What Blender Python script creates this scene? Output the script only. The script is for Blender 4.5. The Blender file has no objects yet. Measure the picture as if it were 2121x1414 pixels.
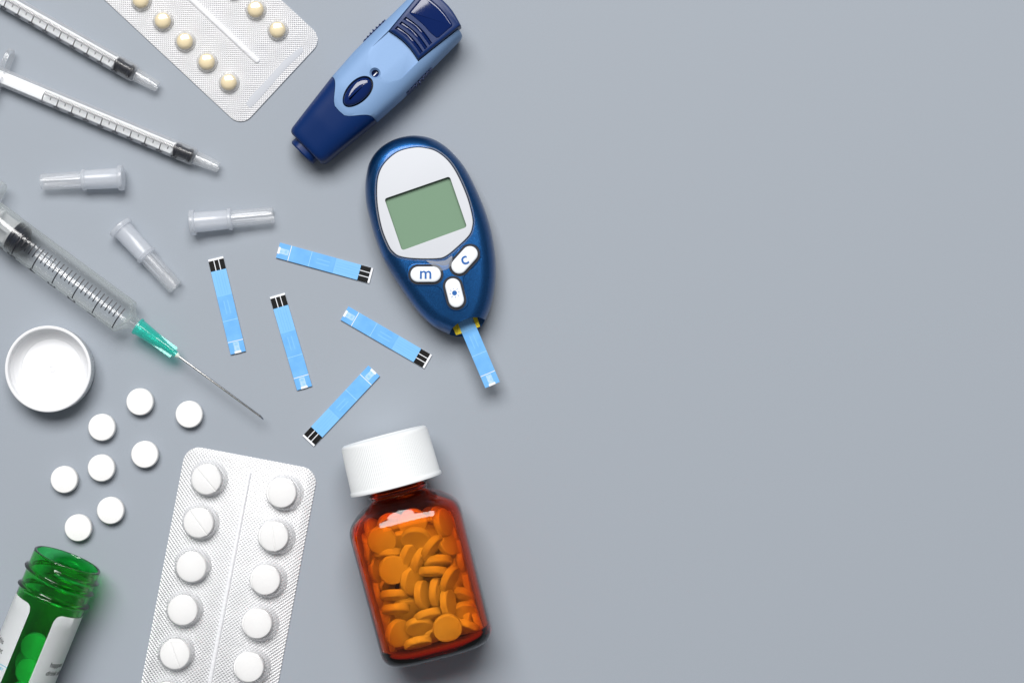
import bpy, bmesh, math, random
from math import sin, cos, pi, radians, sqrt, asin, atan2
from mathutils import Vector, Matrix
random.seed(7)
C = bpy.context.scene.collection
SC = bpy.context.scene
S = 1/60.0            # one photo pixel on the tabletop = 1/60 cm; one unit = 1 cm
HC = 4200.0           # camera height, in photo pixels at table level

# ------------------------------------------------------------------ camera, light, exposure
cam = bpy.data.cameras.new('camera'); cam.sensor_width = 36; cam.lens = 36*HC/2121
cam.clip_start = 1; cam.clip_end = 1000
camo = bpy.data.objects.new('camera', cam); camo.location = (0, 0, HC*S); C.objects.link(camo)
SC.camera = camo
SC.unit_settings.scale_length = 0.01
w = bpy.data.worlds.new('World'); SC.world = w; w.use_nodes = True
bgn = w.node_tree.nodes['Background']
bgn.inputs[0].default_value = (0.93, 0.96, 1.0, 1); bgn.inputs[1].default_value = 0.19

def area(name, loc, target, sx, sy, power, col):
    l = bpy.data.lights.new(name, 'AREA'); l.shape = 'RECTANGLE'; l.size = sx; l.size_y = sy
    l.energy = power; l.color = col
    o = bpy.data.objects.new(name, l); o.location = loc
    o.rotation_euler = (Vector(target)-Vector(loc)).to_track_quat('-Z', 'Y').to_euler()
    C.objects.link(o); return o
area('softbox', (-22, 156, 268), (10, -50, 0), 225, 147, 1440000, (1.0, 0.985, 0.97))
SC.view_settings.view_transform = 'Standard'; SC.view_settings.look = 'None'
SC.view_settings.exposure = 0; SC.view_settings.gamma = 1
SC.cycles.use_denoising = True
SC.cycles.max_bounces = 24; SC.cycles.transmission_bounces = 20; SC.cycles.glossy_bounces = 8
SC.cycles.diffuse_bounces = 4; SC.cycles.transparent_max_bounces = 24
SC.cycles.caustics_refractive = True; SC.cycles.caustics_reflective = True
SC.cycles.blur_glossy = 0.4; SC.cycles.sample_clamp_indirect = 60

# ------------------------------------------------------------------ materials
def mat(name, col=(.8, .8, .8), rough=.5, metal=0, spec=.5, trans=0, ior=1.46, coat=0, coat_rough=.1,
        bump=None, sss=0, tint=None):
    m = bpy.data.materials.new(name); m.use_nodes = True
    nt = m.node_tree; p = nt.nodes['Principled BSDF']
    p.inputs['Base Color'].default_value = (*col, 1); p.inputs['Roughness'].default_value = rough
    p.inputs['Metallic'].default_value = metal; p.inputs['Specular IOR Level'].default_value = spec
    p.inputs['Transmission Weight'].default_value = trans; p.inputs['IOR'].default_value = ior
    p.inputs['Coat Weight'].default_value = coat; p.inputs['Coat Roughness'].default_value = coat_rough
    if sss:
        p.inputs['Subsurface Weight'].default_value = sss; p.inputs['Subsurface Radius'].default_value = (1, 1, 1)
        p.inputs['Subsurface Scale'].default_value = .08
    if bump or tint:
        tc = nt.nodes.new('ShaderNodeTexCoord')
    if bump:
        scale, strength, dist = bump
        n = nt.nodes.new('ShaderNodeTexNoise'); n.inputs['Scale'].default_value = scale; n.inputs['Detail'].default_value = 4
        b = nt.nodes.new('ShaderNodeBump'); b.inputs['Strength'].default_value = strength; b.inputs['Distance'].default_value = dist
        nt.links.new(tc.outputs['Object'], n.inputs['Vector']); nt.links.new(n.outputs['Fac'], b.inputs['Height'])
        nt.links.new(b.outputs['Normal'], p.inputs['Normal'])
    if tint:   # (scale, colour a, colour b)
        sc, ca, cb = tint
        n2 = nt.nodes.new('ShaderNodeTexNoise'); n2.inputs['Scale'].default_value = sc; n2.inputs['Detail'].default_value = 5
        r = nt.nodes.new('ShaderNodeValToRGB'); r.color_ramp.elements[0].position = .35; r.color_ramp.elements[1].position = .65
        r.color_ramp.elements[0].color = (*ca, 1); r.color_ramp.elements[1].color = (*cb, 1)
        nt.links.new(tc.outputs['Object'], n2.inputs['Vector']); nt.links.new(n2.outputs['Fac'], r.inputs['Fac'])
        nt.links.new(r.outputs['Color'], p.inputs['Base Color'])
    return m

def glass_vol(name, rough, ior, density, col, surf=(1, 1, 1)):
    m = bpy.data.materials.new(name); m.use_nodes = True; nt = m.node_tree
    p = nt.nodes['Principled BSDF']; p.inputs['Transmission Weight'].default_value = 1
    p.inputs['Base Color'].default_value = (*surf, 1)
    p.inputs['Roughness'].default_value = rough; p.inputs['IOR'].default_value = ior
    v = nt.nodes.new('ShaderNodeVolumeAbsorption'); v.inputs['Density'].default_value = density
    v.inputs['Color'].default_value = (*col, 1)
    nt.links.new(v.outputs[0], nt.nodes['Material Output'].inputs['Volume'])
    return m

def milky(name, col, mix, rough=.12, ior=1.49, tl=.5, bump=None):
    """moulded translucent plastic: clear refraction mixed with some cloudy scattering"""
    m = mat(name, (1, 1, 1), rough, trans=1, ior=ior, bump=bump); nt = m.node_tree
    p = nt.nodes['Principled BSDF']; out = nt.nodes['Material Output']
    d = nt.nodes.new('ShaderNodeBsdfDiffuse'); d.inputs[0].default_value = (*col, 1)
    t = nt.nodes.new('ShaderNodeBsdfTranslucent'); t.inputs[0].default_value = (*col, 1)
    a = nt.nodes.new('ShaderNodeMixShader'); a.inputs[0].default_value = tl
    b = nt.nodes.new('ShaderNodeMixShader'); b.inputs[0].default_value = mix
    nt.links.new(d.outputs[0], a.inputs[1]); nt.links.new(t.outputs[0], a.inputs[2])
    nt.links.new(p.outputs[0], b.inputs[1]); nt.links.new(a.outputs[0], b.inputs[2])
    nt.links.new(b.outputs[0], out.inputs['Surface'])
    return m

def film(name, col=(1, 1, 1), rough=.06, cloud=.0, ior=1.5, bump=None, haze=.0, hcol=(.85, .87, .9)):
    """thin clear sheet: passes light straight through, reflects by Fresnel"""
    m = bpy.data.materials.new(name); m.use_nodes = True; nt = m.node_tree
    nt.nodes.remove(nt.nodes['Principled BSDF']); out = nt.nodes['Material Output']
    t = nt.nodes.new('ShaderNodeBsdfTransparent'); t.inputs[0].default_value = (*col, 1)
    g = nt.nodes.new('ShaderNodeBsdfGlossy'); g.inputs['Roughness'].default_value = rough
    d = nt.nodes.new('ShaderNodeBsdfDiffuse'); d.inputs[0].default_value = (*hcol, 1)
    if haze:     # longer path through the wall at a slant: more cloudiness
        lw = nt.nodes.new('ShaderNodeLayerWeight'); lw.inputs[0].default_value = .5
        pw = nt.nodes.new('ShaderNodeMath'); pw.operation = 'POWER'; pw.inputs[1].default_value = 2.0
        ml = nt.nodes.new('ShaderNodeMath'); ml.operation = 'MULTIPLY_ADD'; ml.inputs[1].default_value = haze; ml.inputs[2].default_value = cloud
        nt.links.new(lw.outputs['Facing'], pw.inputs[0]); nt.links.new(pw.outputs[0], ml.inputs[0])
    tr = nt.nodes.new('ShaderNodeBsdfTranslucent'); tr.inputs[0].default_value = (*hcol, 1)
    dm = nt.nodes.new('ShaderNodeMixShader'); dm.inputs[0].default_value = .5
    nt.links.new(d.outputs[0], dm.inputs[1]); nt.links.new(tr.outputs[0], dm.inputs[2])
    f = nt.nodes.new('ShaderNodeFresnel')
    ge = nt.nodes.new('ShaderNodeNewGeometry'); mi = nt.nodes.new('ShaderNodeMapRange')   # the same sheet from either face
    mi.inputs[3].default_value = ior; mi.inputs[4].default_value = 1/ior
    nt.links.new(ge.outputs['Backfacing'], mi.inputs[0]); nt.links.new(mi.outputs[0], f.inputs[0])
    a = nt.nodes.new('ShaderNodeMixShader'); b = nt.nodes.new('ShaderNodeMixShader'); b.inputs[0].default_value = cloud
    nt.links.new(t.outputs[0], b.inputs[1]); nt.links.new(dm.outputs[0], b.inputs[2])
    if haze: nt.links.new(ml.outputs[0], b.inputs[0])
    nt.links.new(f.outputs[0], a.inputs[0]); nt.links.new(b.outputs[0], a.inputs[1]); nt.links.new(g.outputs[0], a.inputs[2])
    nt.links.new(a.outputs[0], out.inputs['Surface'])
    if bump:
        tc = nt.nodes.new('ShaderNodeTexCoord'); n = nt.nodes.new('ShaderNodeTexNoise'); n.inputs['Scale'].default_value = bump[0]
        bp = nt.nodes.new('ShaderNodeBump'); bp.inputs['Strength'].default_value = bump[1]; bp.inputs['Distance'].default_value = bump[2]
        nt.links.new(tc.outputs['Object'], n.inputs['Vector']); nt.links.new(n.outputs['Fac'], bp.inputs['Height'])
        nt.links.new(bp.outputs[0], g.inputs['Normal']); nt.links.new(bp.outputs[0], f.inputs['Normal'])
    return m

def foil(name, pitch, depth, col=(.90, .905, .93), rough=.38, metal=.5):
    """embossed aluminium foil: crossed ribs at 45 degrees to the pack, pitch in photo pixels"""
    m = mat(name, col, rough, metal=metal, coat=.25, coat_rough=.12); nt = m.node_tree; p = nt.nodes['Principled BSDF']
    tc = nt.nodes.new('ShaderNodeTexCoord'); mp = nt.nodes.new('ShaderNodeMapping')
    mp.inputs['Rotation'].default_value = (0, 0, radians(45)); k = 2*pi/(pitch*S); mp.inputs['Scale'].default_value = (k, k, k)
    nz = nt.nodes.new('ShaderNodeTexNoise'); nz.inputs['Scale'].default_value = .9; nz.inputs['Detail'].default_value = 2
    sp = nt.nodes.new('ShaderNodeSeparateXYZ')
    nt.links.new(tc.outputs['Object'], mp.inputs[0]); nt.links.new(mp.outputs[0], sp.inputs[0])
    nt.links.new(tc.outputs['Object'], nz.inputs['Vector'])
    def M(op, a, b=None):
        n = nt.nodes.new('ShaderNodeMath'); n.operation = op
        for i, v in enumerate((a, b)):
            if v is None: continue
            if isinstance(v, (int, float)): n.inputs[i].default_value = v
            else: nt.links.new(v, n.inputs[i])
        return n.outputs[0]
    sx = M('SINE', sp.outputs[0]); sy = M('SINE', sp.outputs[1])
    h = M('MAXIMUM', sx, sy)
    b = nt.nodes.new('ShaderNodeBump'); b.inputs['Strength'].default_value = 1; b.inputs['Distance'].default_value = depth*S
    nt.links.new(h, b.inputs['Height'])
    b2 = nt.nodes.new('ShaderNodeBump'); b2.inputs['Strength'].default_value = 1; b2.inputs['Distance'].default_value = 3*S
    nt.links.new(nz.outputs['Fac'], b2.inputs['Height']); nt.links.new(b.outputs[0], b2.inputs['Normal'])
    nt.links.new(b2.outputs[0], p.inputs['Normal'])
    return m

M_table = mat('matte_grey_board', (.303, .335, .380), .62, spec=.25, bump=(60, .25, .01),
              tint=(38, (.280, .312, .354), (.320, .354, .400)))
M_tab = mat('chalky_white_tablet', (.82, .82, .82), .7, spec=.3, bump=(26, .6, .008), tint=(22, (.80, .80, .80), (.84, .84, .835)))
M_tabb = mat('brightened_white_tablet', (.95, .95, .94), .6, spec=.3, bump=(26, .6, .008))  # bottle tablets: extra brightness put into the white, against dim light behind amber glass
M_yel = mat('cream_coated_pill', (.82, .70, .46), .22, spec=.5, coat=.4, coat_rough=.12, sss=.15)
M_white = mat('white_plastic', (.79, .80, .82), .38, spec=.45, sss=.1)
M_capw = mat('white_ribbed_plastic', (.76, .78, .79), .45, spec=.35)
M_clear = film('clear_moulded_plastic', rough=.10, cloud=.02, haze=.95)
M_tip = film('frosted_tip_plastic', rough=.12, cloud=.14, haze=.7, hcol=(.9, .92, .94))
M_clear5 = film('clear_large_barrel_plastic', rough=.10, cloud=.008, haze=.75, hcol=(.82, .87, .85))
M_milk = film('milky_plastic', rough=.25, cloud=.42, haze=.3, hcol=(.87, .9, .95))
M_thinmilk = film('frosted_tube_plastic', rough=.2, cloud=.16, haze=.4, hcol=(.9, .92, .95))
M_rod = mat('white_plunger_plastic', (.86, .88, .9), .3, sss=.2)
M_rod5 = film('translucent_plunger_plastic', rough=.2, cloud=.5, haze=.2, hcol=(.87, .89, .9))
M_rub = mat('black_rubber', (.003, .006, .016), .35, spec=.25)
M_ink = mat('black_ink', (.008, .008, .014), .5)
M_teal = film('teal_plastic', col=(.45, .97, .91), rough=.12, cloud=.26, haze=.35, hcol=(.14, .82, .74))
M_glue = mat('white_adhesive', (.7, .8, .72), .4)
M_steel = mat('needle_steel', (.62, .61, .6), .22, metal=1)
M_foilY = foil('fine_embossed_foil', 4.1, .9, (.88, .885, .91), .42, .4)
M_foilW = foil('coarse_embossed_foil', 5.6, 1.1, (.90, .91, .93), .4, .35)
M_foilflat = mat('smooth_foil', (.50, .52, .56), .75, spec=.15, bump=(6, .5, .02))
M_film = film('clear_pocket_film', rough=.07, cloud=.05, haze=1.0, ior=1.9, hcol=(.90, .91, .94))
M_rib = mat('formed_rib_plastic', (.80, .81, .84), .28, spec=.6, bump=(7, .8, .04))
M_navy = mat('navy_satin_plastic', (.0005, .019, .105), .36, spec=.35, bump=(90, .25, .004))
M_navygloss = mat('navy_gloss_plastic', (.001, .012, .085), .06, spec=.55)
M_sky = mat('light_blue_pearl_plastic', (.19, .315, .53), .5, metal=.1, spec=.35, bump=(80, .35, .005))
M_dark = mat('dark_gap', (.001, .003, .012), .5)
M_metblue = mat('metallic_blue_paint', (.005, .06, .21), .36, metal=.85, coat=.4, coat_rough=.08,
                bump=(150, .5, .006), tint=(70, (.001, .024, .10), (.012, .115, .34)))
M_lowblue = mat('deep_blue_plastic', (.001, .012, .085), .25, spec=.5)
M_plate = mat('pearl_white_plate', (.58, .60, .64), .55, spec=.25, bump=(140, .15, .003))
M_lcd = mat('green_lcd', (.175, .28, .19), .25, spec=.3)
M_btn = mat('white_rubber_button', (.80, .83, .87), .35)
M_bluei = mat('blue_ink', (.004, .10, .36), .4)
M_whitei = mat('white_ink', (.85, .85, .85), .4)
M_yport = mat('yellow_plastic', (.80, .62, .004), .35)
M_s1 = mat('strip_light_blue', (.19, .47, .82), .4, spec=.4)
M_s2 = mat('strip_mid_blue', (.125, .375, .76), .38, spec=.3, tint=(3, (.135, .39, .77), (.165, .435, .80)))
M_s3 = mat('strip_line_blue', (.30, .58, .90), .4)
M_sw = mat('strip_white', (.80, .82, .86), .4)
M_sf = mat('strip_window', (.34, .58, .86), .4, tint=(9, (.24, .5, .86), (.46, .64, .88)))
M_sb = mat('strip_black', (.003, .003, .003), .5, spec=.2)
M_amber = glass_vol('amber_glass', .0, 1.44, 26.0, (.952, .700, .0))
M_green = glass_vol('green_plastic', .015, 1.5, 22.0, (.0, .90, .36))
M_label = mat('paper_label', (.88, .89, .92), .55, bump=(20, .15, .004))
M_cyan = mat('cyan_ink', (.02, .42, .62), .5)
M_grey = mat('grey_ink', (.02, .02, .025), .5)

# ------------------------------------------------------------------ geometry helpers (all sizes in photo pixels)
def W(px, py, h=0):
    k = 1-h/HC
    return ((px-1060.5)*k*S, -(py-707)*k*S)

def finish(name, bm, m, parent=None, smooth=True, angle=35):
    bmesh.ops.scale(bm, vec=(S, S, S), verts=bm.verts)
    bmesh.ops.recalc_face_normals(bm, faces=bm.faces)
    me = bpy.data.meshes.new(name); bm.to_mesh(me); bm.free()
    if smooth:
        me.polygons.foreach_set('use_smooth', [True]*len(me.polygons)); me.set_sharp_from_angle(angle=radians(angle))
    if m: me.materials.append(m)
    o = bpy.data.objects.new(name, me); C.objects.link(o)
    if parent: o.parent = parent
    return o

def tag(o, label, cat, group=None):
    o['label'] = label; o['category'] = cat
    if group: o['group'] = group
    return o

def thing(name, label, cat, px, py, deg=0, h=0, group=None):
    """Empty at the thing's base; deg = image direction of its local x, clockwise on the photo"""
    o = bpy.data.objects.new(name, None); C.objects.link(o); o.empty_display_size = .3
    x, y = W(px, py, h); o.location = (x, y, 0); o.rotation_euler = (0, 0, -radians(deg))
    return tag(o, label, cat, group)

def local(t, pts, h):
    """photo pixels seen at height h -> thing's local frame, in pixel units"""
    mi = Matrix.Rotation(-t.rotation_euler[2], 3, 'Z'); r = []
    for px, py in pts:
        x, y = W(px, py, h); v = mi @ (Vector((x, y, 0))-Vector((t.location[0], t.location[1], 0)))
        r.append((v.x/S, v.y/S))
    return r

def lathe_x(prof, seg=64, zc=0, closed=False, rf=None, bm=None, yc=0):
    """revolve (x, r) about the local x axis at height zc; closed joins last ring to first"""
    bm = bm or bmesh.new(); rings = []
    for x, r in prof:
        if r <= 1e-6: rings.append([bm.verts.new((x, yc, zc))]); continue
        ring = []
        for i in range(seg):
            a = 2*pi*i/seg; rr = r+(rf(x, a, r) if rf else 0)
            ring.append(bm.verts.new((x, yc+rr*sin(a), zc+rr*cos(a))))
        rings.append(ring)
    skin(bm, rings, closed); return bm

def lathe_z(prof, seg=64, closed=False, rf=None, bm=None, cx=0, cy=0):
    bm = bm or bmesh.new(); rings = []
    for r, z in prof:
        if r <= 1e-6: rings.append([bm.verts.new((cx, cy, z))]); continue
        ring = []
        for i in range(seg):
            a = 2*pi*i/seg; rr = r+(rf(z, a, r) if rf else 0)
            ring.append(bm.verts.new((cx+rr*cos(a), cy+rr*sin(a), z)))
        rings.append(ring)
    skin(bm, rings, closed); return bm

def skin(bm, rings, closed=False):
    n = len(rings)
    for k in range(n if closed else n-1):
        a, b = rings[k], rings[(k+1) % n]
        m_ = max(len(a), len(b))
        if len(a) == 1 and len(b) == 1: continue
        for i in range(m_):
            j = (i+1) % m_
            if len(a) == 1: bm.faces.new((a[0], b[i], b[j]))
            elif len(b) == 1: bm.faces.new((a[i], b[0], a[j]))
            else: bm.faces.new((a[i], b[i], b[j], a[j]))

def area2(p): return sum(p[i][0]*p[(i+1) % len(p)][1]-p[(i+1) % len(p)][0]*p[i][1] for i in range(len(p)))/2

def inset(p, d):
    n = len(p); out = []; sgn = 1 if area2(p) > 0 else -1
    for i in range(n):
        a, b, c = Vector(p[i-1]), Vector(p[i]), Vector(p[(i+1) % n])
        e1 = (b-a); e2 = (c-b)
        if e1.length < 1e-9 or e2.length < 1e-9: out.append((b.x, b.y)); continue
        e1.normalize(); e2.normalize()
        n1 = Vector((-e1.y, e1.x))*sgn; n2 = Vector((-e2.y, e2.x))*sgn
        m_ = n1+n2; m_ = m_/max(m_.length_squared, .3)*2
        out.append((b.x+m_.x*d, b.y+m_.y*d))
    return out

def stack(outline, rings, bm=None, zf=None):
    """rings of (inset, z) of one outline, skinned and capped: plates, buttons, shells"""
    bm = bm or bmesh.new(); rr = []
    for d, z in rings:
        q = inset(outline, d) if abs(d) > 1e-9 else outline
        rr.append([bm.verts.new((x, y, z if zf is None else zf(x, y, z))) for x, y in q])
    skin(bm, rr)
    bm.faces.new(rr[0][::-1]); bm.faces.new(rr[-1])
    return bm

def spline(pts, n=6):
    out = []; N = len(pts)
    for i in range(N):
        p0, p1, p2, p3 = [Vector(pts[(i+k-1) % N]) for k in range(4)]
        for j in range(n):
            t = j/n
            v = .5*((2*p1)+(p2-p0)*t+(2*p0-5*p1+4*p2-p3)*t*t+(3*p1-p0-3*p2+p3)*t**3)
            out.append((v.x, v.y))
    return out

def rrect(x0, y0, x1, y1, r, n=8):
    out = []
    for cx, cy, a0 in ((x1-r, y1-r, 0), (x0+r, y1-r, 90), (x0+r, y0+r, 180), (x1-r, y0+r, 270)):
        for i in range(n+1):
            a = radians(a0+90*i/n); out.append((cx+r*cos(a), cy+r*sin(a)))
    return out

def rpoly(pts, r, n=6):
    """round the corners of a polygon"""
    out = []; N = len(pts)
    for i in range(N):
        a, b, c = Vector(pts[i-1]), Vector(pts[i]), Vector(pts[(i+1) % N])
        u = (a-b).normalized(); v = (c-b).normalized(); p = b+u*r; q = b+v*r
        for k in range(n+1):
            t = k/n; w_ = p*(1-t)**2+b*2*t*(1-t)+q*t*t; out.append((w_.x, w_.y))
    return out

def capsule(cx, cy, L, wd, deg, n=12):
    out = []; r = wd/2; h = L/2-r; ca, sa = cos(radians(deg)), sin(radians(deg))
    for s, a0 in ((1, -90), (-1, 90)):
        for i in range(n+1):
            a = radians(a0+180*i/n); x, y = s*h+r*cos(a), r*sin(a)
            out.append((cx+x*ca-y*sa, cy+x*sa+y*ca))
    return out

def box(bm, x0, x1, y0, y1, z0, z1):
    v = [bm.verts.new((x, y, z)) for z in (z0, z1) for x, y in ((x0, y0), (x1, y0), (x1, y1), (x0, y1))]
    for f in ((3, 2, 1, 0), (4, 5, 6, 7), (0, 1, 5, 4), (1, 2, 6, 5), (2, 3, 7, 6), (3, 0, 4, 7)):
        bm.faces.new([v[i] for i in f])
    return bm

def text_bm(body, size, extrude=.15, align='LEFT', shear=0, bold=0, font_scale_x=1):
    cu = bpy.data.curves.new('t', 'FONT'); cu.body = body; cu.size = size; cu.extrude = extrude; cu.shear = shear
    cu.align_x = align; cu.offset = bold; cu.resolution_u = 4
    o = bpy.data.objects.new('t', cu); C.objects.link(o)
    dg = bpy.context.evaluated_depsgraph_get()
    me = bpy.data.meshes.new_from_object(o.evaluated_get(dg))
    bm = bmesh.new(); bm.from_mesh(me); bmesh.ops.scale(bm, vec=(font_scale_x, 1, 1), verts=bm.verts)
    bpy.data.objects.remove(o); bpy.data.curves.remove(cu); bpy.data.meshes.remove(me)
    return bm

def cut(o, cutter_bm):
    """boolean difference with a cutter mesh given in the object's local pixel units"""
    co = finish('cutter', cutter_bm, None); co.parent = o.parent
    md = o.modifiers.new('b', 'BOOLEAN'); md.operation = 'DIFFERENCE'; md.object = co; md.solver = 'EXACT'
    bpy.context.view_layer.update()
    dg = bpy.context.evaluated_depsgraph_get()
    me = bpy.data.meshes.new_from_object(o.evaluated_get(dg))
    o.modifiers.clear(); old = o.data; me.name = old.name; o.data = me
    bpy.data.objects.remove(co)
    me.polygons.foreach_set('use_smooth', [True]*len(me.polygons)); me.set_sharp_from_angle(angle=radians(30))
    return o

# ------------------------------------------------------------------ tabletop
bm = bmesh.new(); box(bm, -3600, 3600, -2600, 2600, -60, 0)
o = finish('tabletop', bm, M_table, smooth=False); o['kind'] = 'structure'; o['label'] = 'plain matte grey tabletop under everything'

# ------------------------------------------------------------------ tablets
def tablet_bm(R, T, groove=False, seg=72):
    def zt(r): return T/2-2.2+2.2*(1-(r/R)**2)
    rr = [0]+[R*k/18 for k in range(1, 17)]+[R-1.8]
    bm = bmesh.new(); rings = []
    for r in rr:
        if r == 0: rings.append([bm.verts.new((0, 0, zt(0)-(2.0 if groove else 0)))]); continue
        ring = []
        for i in range(seg):
            a = 2*pi*i/seg; x, y = r*cos(a), r*sin(a)
            ring.append(bm.verts.new((x, y, zt(r)-(2.0*math.exp(-(y/1.3)**2) if groove else 0))))
        rings.append(ring)
    e = T/2-2.4
    for r, z in ((R-.5, e-.9), (R, e-2.2), (R, -e+2.2), (R-.5, -e+.9), (R-1.8, -zt(R-1.8)), (R*.7, -zt(R*.7)), (R*.35, -zt(R*.35)), (0, -zt(0))):
        rings.append([bm.verts.new((0, 0, z))] if r == 0 else [bm.verts.new((r*cos(2*pi*i/seg), r*sin(2*pi*i/seg), z)) for i in range(seg)])
    skin(bm, rings); return bm

proto = {}
def tablet(key, label, group, x, y, z, rot=(0, 0, 0)):
    R, T, g, m_, nm = {'loose': (28.0, 21, 0, M_tab, 'tablet'), 'blister': (31.3, 24, 0, M_tab, 'tablet'),
                       'scored': (31.3, 24, 1, M_tab, 'tablet'), 'bottle': (29, 18.5, 0, M_tabb, 'tablet')}[key]
    if key not in proto:
        o = finish(nm, tablet_bm(R, T, g), m_); proto[key] = o
    else:
        o = proto[key].copy(); C.objects.link(o)
    o.location = (x, y, z*S); o.rotation_euler = rot
    return tag(o, label, 'tablet', group)

LT = [(289, 832, 'topmost loose white tablet, right of the lid and below the needle hub'),
      (391, 858, 'rightmost loose white tablet, below the needle'),
      (210, 885, 'loose white tablet closest to the lower right of the upturned lid'),
      (299, 941, 'loose white tablet closest to the top left corner of the white tablet pack'),
      (209, 969, 'loose white tablet in the middle of the scatter, directly under another one'),
      (132, 993, 'leftmost loose white tablet, below the upturned white lid'),
      (228, 1057, 'loose white tablet up and right of the one at the green bottle mouth'),
      (161, 1093, 'loose white tablet lying right in front of the green bottle mouth')]
for px, py, lb in LT:
    x, y = W(px, py, 20); tablet('loose', lb, 'loose white tablets on the grey tabletop', x, y, 10.6, (0, 0, random.random()*6))

# ------------------------------------------------------------------ upturned lid
t = thing('bottle_lid', 'round white ribbed screw lid lying open side up', 'lid', 99.5, 764, 0, 52)
def knurl(z, a, r): return .8*cos(170*a) if (8 < z < 47 and r > 83) else 0
pr = [(0, 0), (78, 0), (83, 2), (85.5, 7), (86, 9), (87.3, 44), (88.3, 48), (88.6, 51), (87.6, 53), (85, 54), (82.5, 53), (81.2, 50),
      (80.2, 40), (79.0, 39), (76.5, 30), (74.6, 28), (71, 24), (66.5, 19), (64, 18), (62.6, 17.4), (61.6, 16), (58, 15.6), (30, 15), (7.5, 15), (6.5, 16.2), (5, 16.2), (4.3, 15), (0, 15)]
pr2 = []
for (r0, z0), (r1, z1) in zip(pr, pr[1:]):
    pr2.append((r0, z0))
pr2.append(pr[-1])
finish('shell', lathe_z([p for p in pr2], seg=170*4, rf=knurl), M_white, t)

# ------------------------------------------------------------------ one ml syringes
def arc_tick(bm, x, r, n0, n1, wd, zc):
    a0, a1 = asin(max(-1, min(1, n0/r))), asin(max(-1, min(1, n1/r))); k = 8; pv = None
    for i in range(k+1):
        a = a0+(a1-a0)*i/k; rr = r+.25
        v = (bm.verts.new((x-wd/2, rr*sin(a), zc+rr*cos(a))), bm.verts.new((x+wd/2, rr*sin(a), zc+rr*cos(a))))
        if pv: bm.faces.new((pv[0], pv[1], v[1], v[0]))
        pv = v
def wrap(bm, x, r, a0, zc, up=1, dirn=-1):
    """text plane -> cylinder about local x: glyph up = +x*up, reading direction = angle*dirn from a0 (0 = top, + = +y)"""
    for _ in range(2):
        bmesh.ops.subdivide_edges(bm, edges=[e for e in bm.edges if e.calc_length() > 3], cuts=1)
    for v in bm.verts:
        u, w_, z = v.co; a = a0+dirn*u/r; rr = r+.3+z
        v.co = (x+up*w_, rr*sin(a), zc+rr*cos(a))
    return bm
def join(dst, src):
    me = bpy.data.meshes.new('j'); src.to_mesh(me); src.free(); dst.from_mesh(me); bpy.data.meshes.remove(me)

def insulin_syringe(px, py, deg, label, first):
    r = 18.2; z = 20
    t = thing('small_syringe', label, 'syringe', px, py, deg, z, 'one millilitre syringes at the upper left')
    ou = [(-500, r+.8), (-478, r+.8), (-474, r), (-58, r), (-56, r-.5), (-53, 16), (-51, 13.6), (-48, 13.4), (-30, 12.6), (-3, 10.6), (-1, 10.2), (0, 9.6)]
    inn = [(0, 8.6), (-3, 7.8), (-44, 8.6), (-47, 4), (-52, 4), (-55, 8), (-57, 14.6), (-60, 15.6), (-500, 15.6)]
    cutx = lambda p: [q for q in p if q[0] < -50]
    finish('barrel', lathe_x([q for q in ou if q[0] <= -51]+[(-51, 4)]+[q for q in inn if q[0] <= -52], 72, z, closed=True), M_clear, t)
    finish('tip_collar', lathe_x([(-50.8, 13.9), (-49, 13.9), (-30, 13), (-3, 11.0), (-1, 10.6), (0, 9.8), (0, 8.4), (-3, 8.0), (-46, 9.6), (-50.8, 9.8)], 56, z, closed=True), M_tip, t)
    bm = lathe_x([(-1.5, 3.0), (-50, 4.2), (-50, 2.6), (-1.5, 1.4)], 24, z, closed=True)
    finish('nozzle', bm, M_clear, t)
    # flange: rounded flat wing, standing on edge beside the barrel
    pts = capsule(0, 0, 122, 37, 90)
    bm = bmesh.new()
    st = stack([(a, b) for a, b in pts], [(1.5, -6), (0, -4.5), (0, 4.5), (1.5, 6)])
    for v in st.verts: v.co = Vector((-487+v.co.z, v.co.y, z+.3+v.co.x))
    finish('finger_flange', st, M_clear, t)
    bm = bmesh.new()
    box(bm, -560, -98, -12.2, 11.8, z+.5, z+5.5); box(bm, -560, -98, -2.6, 2.6, z-12, z+.3)
    for xx in (-99.5,): join(bm, lathe_x([(xx-2.5, 0), (xx-2.5, 14), (xx+.5, 14), (xx+.5, 0)], 32, z))
    finish('plunger_rod', bm, M_rod, t, angle=30)
    R = 15.45
    bm = lathe_x([(-97.5, 0), (-97.5, 13.5), (-96, R), (-88, R), (-86, 13), (-84.5, 11.8), (-70, 11.8), (-68, 12.4), (-66, R), (-62.5, R), (-61, 14), (-57.5, 3), (-57, 0)], 48, z)
    finish('plunger_seal', bm, M_rub, t)
    bm = bmesh.new(); x0 = -60.0; st_ = 3.26
    for i in range(0, 101):
        x = x0-i*st_
        if i % 10 == 0: arc_tick(bm, x, r, 7.5, -13.2, 2.0, z)
        elif i % 5 == 0: arc_tick(bm, x, r, 7.5, -6, 1.8, z)
        else: arc_tick(bm, x, r, 7.5, -.5, 1.8, z)
    finish('scale_marks', bm, M_ink, t)
    bm = bmesh.new()
    for i in range(1, 11):
        s = '1' if i == 10 else '0.%d' % i
        tb = text_bm(s, 18, .05, bold=.28); tb2 = wrap(tb, x0-i*10*st_-6.4, r, -asin(13.2/r), z)
        finish('scale_numeral', tb2, M_ink, t)
    return t
insulin_syringe(326.5, 180.5, 29.6, 'slim clear syringe running off the top left corner, uppermost of the syringes', True)
insulin_syringe(453, 347, 22.6, 'slim clear syringe with its finger flange in view, second syringe from the top', False)

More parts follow.
